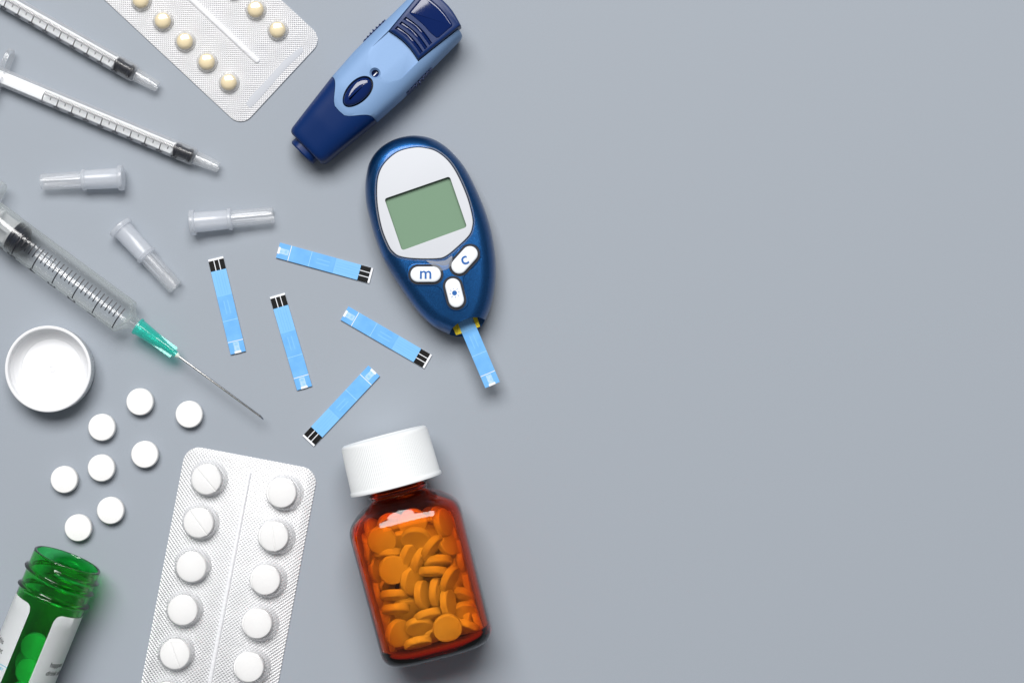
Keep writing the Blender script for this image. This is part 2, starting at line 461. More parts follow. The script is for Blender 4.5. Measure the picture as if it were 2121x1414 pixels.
# ------------------------------------------------------------------ needle caps
def needle_cap(px, py, deg, label):
    t = thing('needle_cap', label, 'needle cap', px, py, deg, 22, 'loose plastic needle caps')
    # origin at the wide flange end; x runs to the thin open end. axis drops from 26 to 18
    L = 171
    def tilt(bm):
        for v in bm.verts: v.co.z += 26.3-8.2*max(0, v.co.x)/L
        return bm
    ou = [(-2, 0), (-1.6, 8), (-.6, 17), (1, 23.5), (2, 25.8), (4, 26.2), (10, 26.2), (11.5, 25.4), (12, 21.6), (14, 21.2), (78, 20.0), (79, 20.6), (80, 22.3), (85, 22.3), (86.5, 21.6), (87.5, 18)]
    inn = [(87.5, 14.5), (80, 15), (79, 17.8), (14, 18.4), (8, 17), (5, 12), (4, 0)]
    finish('sleeve', tilt(lathe_x(ou+inn, 56, 0)), M_milk, t)
    def ribs(x, a, r): return .45*cos(10*a) if r > 14 and 90 < x < 165 else 0
    ou = [(86, 13.8), (87.6, 17.4), (95, 17.6), (130, 17.2), (162, 16.9), (168, 17.0), (171.5, 16.5), (172.5, 15.6)]
    inn = [(172, 14.6), (168, 14.2), (130, 14), (95, 13.6), (90, 12.8)]
    finish('tube', tilt(lathe_x(ou+inn, 60, 0, closed=True, rf=ribs)), M_thinmilk, t)
    bm = bmesh.new()
    for k in range(6):
        a = k*pi/3+.3; c, s = cos(a), sin(a)
        x0, x1, r0, r1 = 88, 128+6*(k % 3), 13.4, 11.6
        v = [bm.verts.new((x, r*c-e*s, r*s+e*c)) for x, r, e in ((x0, r0, -.6), (x1, r0, -.6), (x1-3, r1, -.6), (x0, r1, -.6), (x0, r0, .6), (x1, r0, .6), (x1-3, r1, .6), (x0, r1, .6))]
        for f in ((0, 1, 2, 3), (7, 6, 5, 4), (0, 4, 5, 1), (1, 5, 6, 2), (2, 6, 7, 3), (3, 7, 4, 0)): bm.faces.new([v[i] for i in f])
    finish('inner_rib', tilt(bm), M_milk, t, smooth=False)
    return t
def cap_at(x0, y0, x1, y1, label): return needle_cap(x0, y0, math.degrees(atan2(y1-y0, x1-x0)), label)
cap_at(258, 368.5, 86, 377, 'frosted needle cap lying level with its wide flanged end to the right')
cap_at(246.5, 467, 361, 593, 'frosted needle cap lying slanted, narrow end pointing down right')
cap_at(393.5, 462, 567, 445.5, 'frosted needle cap lying level with its wide flanged end to the left')

# ------------------------------------------------------------------ large syringe with needle
def big_syringe():
    z = 39; r = 37.8
    t = thing('large_syringe', 'large clear syringe fitted with a green hub and long needle', 'syringe', 260.2, 657, 36.3, z)
    ou = [(-366, r+1.2), (-300, r+1), (-296, r), (-2, r), (-.5, r-.6), (1, r-2.5), (9, 23.5), (14, 18.5), (20, 14), (26, 12.6), (46, 11.4)]
    inn = [(46, 5), (16, 6.5), (8, 9), (-3, 31), (-8, 33.6), (-296, 33.6), (-300, 34), (-366, 34)]
    finish('barrel', lathe_x(ou+inn, 96, z, closed=True), M_clear5, t)
    # oval finger flange
    st = stack(capsule(0, 0, 150, 80, 90), [(2, -7), (0, -5), (0, 5), (2, 7)])
    for v in st.verts: v.co = Vector((-364+v.co.z, v.co.y, z+2.5+v.co.x))
    cutb = lathe_x([(-385, 0), (-385, 34), (-345, 34), (-345, 0)], 64, z)
    fl = finish('finger_flange', st, M_clear5, t); cut(fl, cutb)
    bm = bmesh.new()
    box(bm, -460, -291, -27, 27, z-2.5, z+2.5); box(bm, -460, -291, -2.5, 2.5, z+2.7, z+27); box(bm, -460, -291, -2.5, 2.5, z-27, z-2.7)
    join(bm, lathe_x([(-291, 0), (-291, 30), (-286.5, 30), (-286.5, 0)], 64, z)); join(bm, lathe_x([(-330, 0), (-330, 31), (-326, 31), (-326, 0)], 64, z))
    finish('plunger_rod', bm, M_rod5, t, angle=30)
    R = 33.4
    bm = lathe_x([(-286, 0), (-286, 31), (-284, R), (-279, R), (-277, 30.6), (-273, 30.6), (-271, R), (-266, R), (-264, 31), (-262, 29), (-252, 14), (-247, 5), (-246, 0)], 72, z)
    finish('plunger_seal', bm, M_rub, t)
    bm = bmesh.new(); x0 = -6.2; st_ = 10.17
    for i in range(26):
        x = x0-i*st_
        if i % 5 == 0: arc_tick(bm, x, r, 16.5, -31.6, 2.4, z)
        else: arc_tick(bm, x, r, 16.5, -10.5, 2.1, z)
    finish('scale_marks', bm, M_ink, t)
    bm = bmesh.new()
    for i, s in enumerate('12345'):
        finish('scale_numeral', wrap(text_bm(s, 28, .1, bold=.6), x0-(i+1)*5*st_-10, r, -asin(32.4/r), z), M_ink, t)
    finish('scale_unit', wrap(text_bm('ml', 22, .1), x0-5*5*st_-32, r, -asin(33.0/r), z), M_ink, t)
    # hub, fins, adhesive, needle
    ou = [(29, 15.5), (29.5, 18.6), (34, 18.8), (35.5, 17), (60, 15.2), (78, 13.6), (90, 10.2), (100, 8.2), (128, 7.0), (129, 6.2)]
    inn = [(129, 2.2), (104, 2.6), (92, 6), (76, 10), (36, 12.6)]
    hub = finish('needle_hub', lathe_x(ou+inn, 56, z, closed=True), M_teal, t)
    for k in range(4):
        a = pi/4*0+k*pi/2+.35; c, s = cos(a), sin(a); bm = bmesh.new(); e = .9
        pr = [(66, 13.8), (84, 13.7), (121, 13.6), (123, 12), (123, 7.3), (100, 8.3), (88, 11)]
        f0 = [bm.verts.new((x, rr*s-e*c, z+rr*c+e*s)) for x, rr in pr]; f1 = [bm.verts.new((x, rr*s+e*c, z+rr*c-e*s)) for x, rr in pr]
        bm.faces.new(f0); bm.faces.new(f1[::-1])
        for i in range(len(pr)):
            j = (i+1) % len(pr); bm.faces.new((f0[i], f1[i], f1[j], f0[j]))
        finish('fin', bm, M_teal, hub, smooth=False)
    finish('adhesive_cone', lathe_x([(128.5, 0), (128.6, 6.0), (131, 5.6), (136, 2.6), (137.5, 1.9), (137.5, 0)], 32, z), M_glue, t)
    bm = lathe_x([(120, 0), (120, 2.35), (338, 2.35)], 20, z)
    # bevelled point of the needle
    last = [v for v in bm.verts if v.co.x > 330]
    for v in last: v.co.x += 8+8*(v.co.y/2.35)*-.6+ (z-v.co.z)*3.4/2.35*1.2
    bmesh.ops.holes_fill(bm, edges=[e for e in bm.edges if e.is_boundary])
    finish('needle', bm, M_steel, t)
    return t
big_syringe()

# ------------------------------------------------------------------ test strips
def test_strip(x0, y0, x1, y1, label, z=1.2, h=0, group='blue test strips', flop=0):
    """(x0,y0) = black contact end, (x1,y1) = sample end"""
    t = thing('test_strip', label, 'test strip', x0, y0, math.degrees(atan2(y1-y0, x1-x0)), h, group)
    L = sqrt((x1-x0)**2+(y1-y0)**2)*(1-h/HC); k = L/201; hw = 16.1
    def seg(nm, a, b, y_0, y_1, z0, z1, m_, par=None, bev=.25):
        return finish(nm, stack([(a*k, y_0), (b*k, y_0), (b*k, y_1), (a*k, y_1)], [(0, z0), (0, z1-bev), (bev, z1)]), m_, par or t, smooth=False)
    seg('base', 0, 201, -hw, hw, z, z+2.4, M_sw)
    for i in range(3):
        c = (-10.9, 0, 10.9)[i]; wd = (5.1, 4.2, 5.1)[i]
        seg('contact_bar', 4.2, 27, max(c-wd, -hw+.1), min(c+wd, hw-.1), z+2.45, z+2.75, M_sb)
    cv = seg('cover_film', 26, 80, -hw-.05, hw+.05, z+2.3, z+3.1, M_s1)
    for yy in (-8, -3, 3, 8):
        seg('trace_line', 30, 76, yy-.4, yy+.4, z+3.0, z+3.2, M_s2, cv, .05)
    c2 = seg('cover_film', 79.6, 175, -hw-.1, hw+.1, z+2.3, z+3.5, M_s2)
    seg('crease', 131, 132.2, -hw, hw, z+3.4, z+3.65, M_s3, c2, .05)
    for yy in (-4, 4): seg('trace_line', 90, 118, yy-1.1, yy+1.1, z+3.4, z+3.58, M_s1, c2, .05)
    c3 = seg('end_film', 176.4, 201, -hw-.1, hw+.1, z+2.3, z+3.45, M_s2)
    seg('seam', 174.9, 176.5, -hw-.05, hw+.05, z+2.3, z+3.3, M_sw)
    seg('sample_window', 178, 196.5, -5.8, 5.8, z+3.4, z+3.6, M_sf, c3, .05)
    seg('sample_mouth', 196.5, 201.1, -7, 7, z+3.4, z+3.7, M_sw, c3, .05)
    return t
test_strip(447, 534.5, 494, 730.6, 'leftmost loose blue test strip, upright with black bars at the top')
test_strip(769.3, 571.2, 576.3, 518.2, 'nearly level loose blue test strip, topmost, black bars beside the glucose meter')
test_strip(574.5, 610.8, 631.3, 803.6, 'upright loose blue test strip with black bars up, second from the left')
test_strip(887.0, 748.8, 714.0, 648.4, 'loose blue test strip slanting down right, below the glucose meter lower left edge')
test_strip(638.5, 913.0, 775.2, 767.6, 'loose blue test strip slanting up right, just above the brown bottle cap')

# ------------------------------------------------------------------ blister packs
def pocket(parent, x, y, r0, r1, r2, h, m_, seg=64, jag=.5):
    prof = [(r0, 2.6), (r0-.8, 3.6), (r1+1.5, 4.2), (r1, 6), (r2+.8, h*.55), (r2, h-6), (r2-1.2, h-2.8), (r2-3.6, h-.9), (r2-8, h), (r2*.4, h+.6), (0, h+.8)]
    ph = random.random()*6
    def rf(z, a, r): return jag*(sin(7*a+ph)+.6*sin(13*a+2*ph)) if z < 7 else jag*.25*sin(5*a+ph)
    bm = lathe_z(prof, seg, rf=rf, cx=x, cy=y)
    return finish('pocket', bm, m_, parent, angle=80)
def rib(parent, x, y0, y1, wd, h, m_):
    return finish('centre_rib', stack(capsule(x, (y0+y1)/2, abs(y1-y0), wd, 90), [(0, 2.6), (.6, 4), (wd*.22, h-1), (wd*.36, h)]), m_, parent, angle=70)

def warp(x, y, z): return z+.9*sin(x*.021)*sin(y*.013)+.9
# lower pack: twelve white tablets, clear film on silver foil
tw = thing('blister_pack', 'silver foil blister pack of white tablets in two rows, left of the brown bottle', 'blister pack', 386, 920.4, 10.7)
pw = rrect(0, -588, 279, 0, 33)
finish('foil_sheet', stack(pw, [(1.2, .4), (0, .9), (0, 2.0), (.8, 2.6)], zf=lambda x, y, z: z), M_foilW, tw, angle=40)
rib(tw, 139.5, -28, -560, 10, 8, M_rib)
mwd = Matrix.Translation(tw.location) @ Matrix.Rotation(tw.rotation_euler[2], 4, 'Z')
ofs = {(0, 0): (-4, -6, 'scored', -50), (0, 1): (-3, -3, 'scored', -54), (0, 2): (1, -5, 'blister', 0), (0, 3): (-1, -3, 'blister', 0), (0, 4): (1, -4, 'scored', -70), (0, 5): (0, -3, 'blister', 0),
       (1, 0): (-9, 0, 'blister', 0), (1, 1): (-8, 0, 'scored', -82), (1, 2): (-8, 1, 'blister', 0), (1, 3): (-8, 1, 'blister', 0), (1, 4): (-8, 1, 'blister', 0), (1, 5): (-7, 0, 'blister', 0)}
ordn = ['topmost', 'second', 'third', 'fourth', 'fifth', 'last']
for c in range(2):
    for k in range(6):
        x = (59.5, 219.5)[c]; y = -(59+91.4*k)
        pocket(tw, x, y, 39.5, 37, 33.8, 29, M_film)
        dx, dy, kind, ang = ofs[(c, k)]
        v = mwd @ Vector(((x+dx*.65)*S, (y+dy*.4)*S, 0))
        lb = '%s white tablet, %s down in the %s row of the lower blister pack' % ('scored' if kind == 'scored' else 'plain', ordn[k] if k else 'first', ('left', 'right')[c])
        tablet(kind, lb, 'white tablets in the blister pack', v.x, v.y, 15.2, (0, 0, radians(ang)))
# upper pack: small cream pills
ty = thing('blister_pack', 'silver foil blister pack of small cream pills, running off the top edge', 'blister pack', 500.1, 264.8, -47)
py_ = rrect(0, 0, 250, 560, 30)
finish('foil_sheet', stack(py_, [(1.2, .4), (0, 1.0), (0, 2.4), (.9, 3.2)]), M_foilY, ty, angle=40)
rib(ty, 123, 64, 520, 13, 8, M_rib)
# smooth sealed patch near the end: lightly crumpled flat band
bm = stack(rpoly([(41, 13), (60, 12), (120, 14.5), (160, 15), (204, 12.5), (208, 24), (160, 30), (100, 29), (60, 30), (42, 27)], 4), [(0, 3.0), (.3, 3.55), (1.5, 3.8)])
finish('smooth_patch', bm, M_foilflat, ty)
mwy = Matrix.Translation(ty.location) @ Matrix.Rotation(ty.rotation_euler[2], 4, 'Z')
def pill_bm(R, H):
    return lathe_z([(0, 0), (R*.7, 0), (R-1, 1.4), (R, 4), (R, 7), (R*.95, H*.6), (R*.8, H*.8), (R*.55, H*.93), (R*.28, H*.985), (0, H)], 48)
first = None
for c in range(2):
    for k in range(7):
        x = (50.7, 198.6)[c]; y = 81.5+62.1*k
        if k > (5 if c == 0 else 3): continue
        pocket(ty, x, y, 22.5, 20.5, 18.6, 20, M_film, 48, .25)
        if first is None: first = finish('coated_pill', pill_bm(16.9, 17), M_yel); o = first
        else: o = first.copy(); C.objects.link(o)
        v = mwy @ Vector((x*S, y*S, 0)); o.location = (v.x, v.y, 3.5*S)
        tag(o, 'cream pill, %s from the lower end in the %s row of the upper blister pack' % (['first', 'second', 'third', 'fourth', 'fifth', 'sixth'][k], ('left', 'right')[c]), 'pill', 'cream pills in the blister pack')

# ------------------------------------------------------------------ lancing device
def interp(tb, x):
    if x <= tb[0][0]: return tb[0][1]
    for (x0, y0), (x1, y1) in zip(tb, tb[1:]):
        if x <= x1: return y0+(y1-y0)*(x-x0)/(x1-x0)
    return tb[-1][1]
def sm(t): return t*t*(3-2*t)
def lancing_device():
    K = .982
    t = thing('lancing_device', 'light and dark blue finger lancing device with an oval release button', 'lancing device', 632, 304, -45, 76)
    WT = [(-6, 46), (0, 50), (60, 56.5), (141, 65.2), (212, 69.4), (300, 68.5), (396, 67.5)]
    HT = [(-6, 66), (0, 74), (60, 86), (141, 98), (230, 102), (396, 100)]
    ns = 72
    def sect(a, sc=1):
        w_, h_ = interp(WT, a)*K, interp(HT, a); out = []
        for j in range(ns):
            th = 2*pi*j/ns; c, s = cos(th), sin(th); e = 2/3.3
            out.append((w_*sc*math.copysign(abs(c)**e, c), h_/2+1+(h_/2)*sc*math.copysign(abs(s)**e, s)))
        return out
    base = sect(125)
    def ab(j):
        y, z_ = base[j]; f = abs(y)
        if z_ < 50: return 142
        return 101+41*sm(min(1, max(0, (f-10)/(46))))
    def shell(rows):
        bm = bmesh.new(); rr = []
        for r_, sc in rows:
            ring = []
            for j in range(ns):
                a = r_(j); y, z_ = sect(a, sc)[j]; ring.append(bm.verts.new((a*K, y, z_)))
            rr.append(ring)
        skin(bm, rr); bm.faces.new(rr[0]); bm.faces.new(rr[-1][::-1]); return bm
    rows = [(lambda j, v=v: v, s) for v, s in ((-1, .86), (1, .93), (4.5, .98), (10, 1))]
    rows += [(lambda j, f=f: 10+(ab(j)-.5-10)*f, 1) for f in [i/14 for i in range(1, 15)]]
    nose = finish('nose_cap', shell(rows), M_navy, t, angle=50)
    rows = [(lambda j: ab(j)-.3, .965), (lambda j: ab(j)+.3, .993), (lambda j: ab(j)+1.2, 1)]
    rows += [(lambda j, f=f: (ab(j)+1.2)+(386-ab(j)-1.2)*f, 1) for f in [i/26 for i in range(1, 27)]]
    rows += [(lambda j: 391, .985), (lambda j: 394.5, .95), (lambda j: 396, .89)]
    body = finish('body', shell(rows), M_sky, t, angle=50)
    # outline of the slider
    side = [(291, -42.5), (330, -43.5), (398, -53)]
    arc_lo = [(291+6*cos(pi/2*yy/42.5), yy) for yy in (42.5, 34, 24, 12, 0, -12, -24, -34, -42.5)]
    arc_hi = [(402+12*cos(pi/2*yy/58), yy) for yy in (-54, -44, -32, -20, -8, 8, 20, 32, 44, 54)]
    ol = [(a*K, b*K) for a, b in arc_lo+arc_hi]
    cb = stack(inset(ol, -1.6), [(0, 62), (0, 130)])
    cut(body, cb)
    # sunken thumb track with sloping floor, button well, window bore
    cb = bmesh.new()
    v = [cb.verts.new(p) for p in ((198, -43.5, 103.2), (296, -43.5, 92.5), (296, 43.5, 92.5), (198, 43.5, 103.2), (198, -43.5, 130), (296, -43.5, 130), (296, 43.5, 130), (198, 43.5, 130))]
    for f in ((3, 2, 1, 0), (4, 5, 6, 7), (0, 1, 5, 4), (1, 2, 6, 5), (2, 3, 7, 6), (3, 0, 4, 7)): cb.faces.new([v[i] for i in f])
    cut(body, cb)
    def egg(cx, A, B, n=48): return [(cx+(A+1.5)*cos(2*pi*i/n), (B-2.5+1.8*cos(2*pi*i/n))*sin(2*pi*i/n)) for i in range(n)]
    cb = stack(egg(153, 36.5, 24.2), [(0, 88), (0, 96), (-.9, 101), (-1.6, 130)]); cut(body, cb)
    cb = lathe_z([(0, 86), (7.6, 86), (7.6, 97), (11.4, 101.8), (12.5, 130), (0, 130)], 36, cx=205, cy=1.5); cut(body, cb)
    finish('button_gap', stack(egg(153, 36.3, 24.0), [(0, 84), (0, 89)]), M_dark, t)
    finish('release_button', stack(egg(153, 33.6, 21.3), [(0, 88.5), (0, 100), (1.5, 102.4), (4, 103.9), (8, 104.8), (13, 105.4)]), M_navygloss, t, angle=50)
    finish('window_bore', lathe_z([(0, 84), (7.4, 84), (7.4, 88), (0, 88)], 36, cx=205, cy=1.5), M_navygloss, t)
    bm = text_bm('1', 15, .3, align='CENTER', bold=.25)
    for v in bm.verts: v.co = (205-5.4+v.co.y, 1.5-v.co.x, 88.6+v.co.z)
    finish('depth_numeral', bm, M_whitei, t)
    # slider
    slid = finish('slider', stack(ol, [(0, 61), (0, 99), (.8, 101.6), (2.4, 103.8), (5, 104.8)]), M_navy, t, angle=40)
    cb = bmesh.new()
    for a0 in (305, 318, 331):
        w0 = 36.5+(a0-305)*.04
        pts = [(a0+5.5*cos(pi/2*yy/40)-4, yy) for yy in [w0*(-1+i/6) for i in range(13)]]+[(a0+5.5*cos(pi/2*yy/40)+4, yy) for yy in [w0*(1-i/6) for i in range(13)]]
        stack([(a*K, b) for a, b in pts], [(0, 99.5), (0, 120)], bm=cb)
    cut(slid, cb)
    for a0 in (305, 318, 331):
        w0 = 36.2
        pts = [(a0+5.5*cos(pi/2*yy/40)-3.8, yy) for yy in [w0*(-1+i/6) for i in range(13)]]+[(a0+5.5*cos(pi/2*yy/40)+3.8, yy) for yy in [w0*(1-i/6) for i in range(13)]]
        finish('groove', stack([(a*K, b) for a, b in pts], [(0, 98.5), (0, 99.7), (.3, 100.0)]), M_navygloss, slid, angle=60)
    win = rpoly([(345+4, -39), (347, -20), (348.5, 0), (347, 20), (345, 39), (392, 42.5), (396.5, 25), (398.5, 5), (397.5, -15), (392, -42.5)], 5, 4)
    cb = stack([(a*K, b) for a, b in win], [(0, 102.6), (0, 120)]); cut(slid, cb)
    wi = [(a*K, b) for a, b in inset(win, .6)]
    finish('slider_window', stack(wi, [(0, 101.5), (0, 102.9), (.8, 103.5), (4, 103.9)], zf=lambda x, y, z: z), M_navygloss, slid, angle=60)
    # nozzle
    finish('nozzle', stack([(z_, y) for y, z_ in []] or capsule(0, 0, 64, 50, 90), [(2.5, -15), (0, -12), (0, 6)], ), M_navy, t)
    nz = bpy.context.scene.collection.objects[-1]
    me = nz.data
    for v in me.vertices:
        x, y, z_ = v.co/S; v.co = Vector((z_, y, 38+x))*S
    # side grips with teeth
    for sgn, a0 in ((1, 238), (-1, 226)):
        bm = bmesh.new()
        for i in range(7):
            a = a0+2+i*(8.6 if sgn > 0 else 10); box(bm, a-1.4, a+1.4, sgn*60, sgn*(72.6-abs(i-3)*.9), 34, 70)
        box(bm, a0-3, a0+(60 if sgn > 0 else 70), sgn*58, sgn*69.4, 34, 70)
        g = finish('side_grip', bm, M_navy, t, smooth=False)
    return t
lancing_device()

# ------------------------------------------------------------------ glucose meter
def glucose_meter():
    t = thing('glucose_meter', 'oval metallic blue glucose meter with blank green screen and three white buttons', 'glucose meter', 890, 490, 0)
    out = [(756.8, 386.7), (759.8, 359), (765.7, 337.2), (779.6, 315.4), (799.4, 298.6), (825.1, 286.7), (857, 281.4), (888.5, 285.5), (914.3, 297.6), (938, 317.4), (963.8, 349.1), (987.5, 394.7), (1005.3, 438.2), (1017.2, 477.8), (1024.2, 517.4), (1026.9, 550), (1025.6, 589.4), (1019, 627.6), (1009, 655.6), (998, 674), (983.6, 688.7), (970, 695), (955.6, 697), (940, 695.5), (925, 690), (894.5, 673.4), (864, 643.5), (830.9, 597.8), (800.4, 549), (779.6, 500), (765.7, 452), (758.5, 418.4)]
    ol = spline(local(t, out, 40), 5)
    lower = finish('lower_shell', stack(ol, [(17, .5), (9, 3), (4, 9), (1.2, 19), (.6, 29)]), M_lowblue, t)
    body = finish('upper_shell', stack(ol, [(1.4, 29.2), (0, 30.4), (0, 42), (.9, 54), (3.4, 66), (7.5, 76), (12.5, 83), (18, 87.6), (24, 90.4), (31, 92)]), M_metblue, t, angle=50)
    pl = [(858.8, 305.9), (825.1, 314.5), (799.4, 335.2), (785.5, 359), (781, 388.7), (782.6, 428.3), (791.5, 473.9), (805.3, 508.5), (815.2, 522.4), (829.1, 531.3), (858.8, 535.6), (904.4, 535.8), (924.2, 530.3), (949.9, 509.5), (971.7, 487.7), (978.6, 469.9), (978.6, 450.1), (967.7, 408.5), (947.9, 363), (928.1, 333.3), (904.4, 314.5), (882.6, 307.5)]
    pl = spline(local(t, pl, 90), 5)
    cut(body, stack(inset(pl, -1.6), [(0, 82), (0, 140)]))
    # strip port notch
    notch = [(931, 691), (936, 681), (946, 671.5), (962, 662), (978, 657.2), (992, 657), (1004, 661.5), (1003, 672), (1012, 700), (940, 712), (926, 705)]
    cut(body, stack(local(t, notch, 60), [(0, 44), (0, 140)]))
    cut(body, stack(inset(local(t, [(934, 700), (941, 679), (960, 668), (984, 662), (999, 664), (1006, 700)], 50), 0), [(0, 36), (0, 60)]))
    finish('plate_gasket', stack(inset(pl, -1.3), [(0, 80.5), (0, 90.3), (.5, 90.8)]), M_dark, t)
    bm = bmesh.new()      # moulded rim of the clear lens around the plate
    rr = [[bm.verts.new((x, y, z_)) for x, y in inset(pl, d)] for d, z_ in ((-4.6, 90.4), (-4.2, 92.6), (-3, 93.4), (-1.9, 92.8), (-1.7, 90.4))]
    skin(bm, rr, closed=True); finish('lens_rim', bm, film('lens_rim_plastic', rough=.12, cloud=.16, haze=.3), t)
    plate = finish('face_plate', stack(inset(pl, .4), [(0, 91.0), (0, 92.6), (.7, 93.5), (2.5, 93.9)]), M_plate, t)
    scr = rpoly(local(t, [(796.2, 411.8), (931.4, 365.4), (967.4, 470.2), (832.6, 519)], 92), 6)
    cut(plate, stack(scr, [(0, 80), (0, 120)]))
    g = [o for o in t.children if o.name.startswith('plate_gasket')][0]
    cut(g, stack(inset(scr, -.3), [(0, 83.6), (0, 120)]))
    finish('screen', stack(inset(scr, -.2), [(0, 83.7), (0, 85)]), M_lcd, t, smooth=False)
    # raised Y-shaped surround
    c5 = lambda L: [(780+x/3.929, 480+y/3.929) for x, y in L]
    ys = c5([(250, 330), (262, 285), (320, 258), (470, 262), (560, 275), (600, 245), (640, 180), (700, 122), (765, 104), (818, 120), (846, 165), (842, 215), (800, 275), (735, 330), (708, 380), (710, 440), (738, 530), (742, 590), (712, 628), (655, 645), (605, 632), (575, 600), (552, 525), (525, 468), (470, 440), (330, 438), (272, 405), (252, 365)])
    ys = spline(local(t, ys, 92), 4)
    ysr = finish('button_surround', stack(ys, [(-1.2, 90), (-.6, 92.2), (.2, 93.2), (1.4, 93.4)]), M_metblue, t)
    for cx, cy, L, wd, dg, tx in ((400, 347, 62, 31.5, 0, 'm'), (716, 230, 64.5, 32, 48, 'c'), (635, 498, 60, 31.5, -76, 'sun')):
        (qx, qy), = local(t, c5([(cx, cy)]), 96)
        finish('button_gap', stack(capsule(qx, qy, L+10, wd+10, dg), [(0, 92.5), (0, 93.7), (.4, 94.0)]), M_dark, t)
        b = finish('button', stack(capsule(qx, qy, L, wd, dg), [(0, 93.8), (0, 98), (.6, 99.4), (1.8, 100.5), (4, 101.2)]), M_btn, t, angle=50)
        b['label'] = {'m': 'white button marked m', 'c': 'white button marked c', 'sun': 'white button marked with a sun symbol'}[tx]
        if tx == 'sun':
            bm = lathe_z([(0, 101), (5.0, 101), (5.0, 101.5), (0, 101.5)], 32, cx=qx, cy=qy)
            for k in range(8):
                a = k*pi/4+.2; rb = text_bm('', 1) if 0 else bmesh.new()
                stack([(qx+7.6*cos(a-.11), qy+7.6*sin(a-.11)), (qx+7.6*cos(a+.11), qy+7.6*sin(a+.11)), (qx+(12 if k % 2 else 11)*cos(a), qy+(12 if k % 2 else 11)*sin(a))], [(0, 101), (0, 101.5)], bm=bm)
            finish('sun_symbol', bm, M_bluei, b, smooth=False)
        else:
            bm = text_bm(tx, 34 if tx == 'm' else 36, .25, align='CENTER', bold=.45)
            a = radians(0 if tx == 'm' else 22)
            for v in bm.verts:
                x, y = v.co.x, v.co.y-(8.7 if tx == 'm' else 9.2); v.co = (qx+x*cos(a)-y*sin(a), qy+x*sin(a)+y*cos(a), 101.4+v.co.z)
            finish('letter', bm, M_bluei, b, smooth=False)
    tabp = rpoly(local(t, c5([(395, 232), (500, 240), (560, 232), (618, 190), (614, 270), (580, 305), (520, 322), (475, 300), (440, 262)]), 94), 4, 4)
    finish('clear_lens_tab', stack(tabp, [(0, 92.8), (0, 94.6), (.8, 95.4)]), film('clear_lens', rough=.12, cloud=.34), t)
    # yellow contact carrier left and right of the strip, dark sill behind
    c8 = lambda L: [(900+x/17.675, 640+y/17.675) for x, y in L]
    for pts, fold in (([(640, 600), (840, 470), (1000, 870), (990, 890), (790, 955)], [(800, 500), (860, 700), (822, 940)]), ([(1380, 250), (1550, 270), (1668, 640), (1550, 692), (1480, 520)], [(1400, 440), (1640, 630)])):
        y1 = finish('contact_carrier', stack(local(t, c8(pts), 52), [(0, 40), (0, 57.2), (.4, 57.8)]), M_yport, t, smooth=False)
        lp = local(t, c8(fold), 52); bm = bmesh.new()
        for (xa, ya), (xb, yb) in zip(lp, lp[1:]):
            d = Vector((xb-xa, yb-ya)).normalized()*.35; stack([(xa-d.y, ya+d.x), (xa+d.y, ya-d.x), (xb+d.y, yb-d.x), (xb-d.y, yb+d.x)], [(0, 57.2), (0, 58.2)], bm=bm)
        finish('fold_line', bm, mat('ochre_edge', (.25, .17, .0), .5), y1, smooth=False)
    finish('port_sill', stack(local(t, [(931, 686), (962, 655), (990, 650), (1004, 660), (1001, 668), (992, 680), (970, 692.5), (945, 695)], 40), [(0, 30.6), (0, 39), (1.2, 40.4)]), M_metblue, t)
    return t
glucose_meter()
s_ = thing  # the strip standing out of the port
ex, ey = 1020.3, 797.1; ux, uy = (1020.3-964)/143.4, (797.1-665)/143.4
st = test_strip(ex-ux*203, ey-uy*203, ex, ey, 'blue test strip plugged into the port of the glucose meter', z=53, h=54)

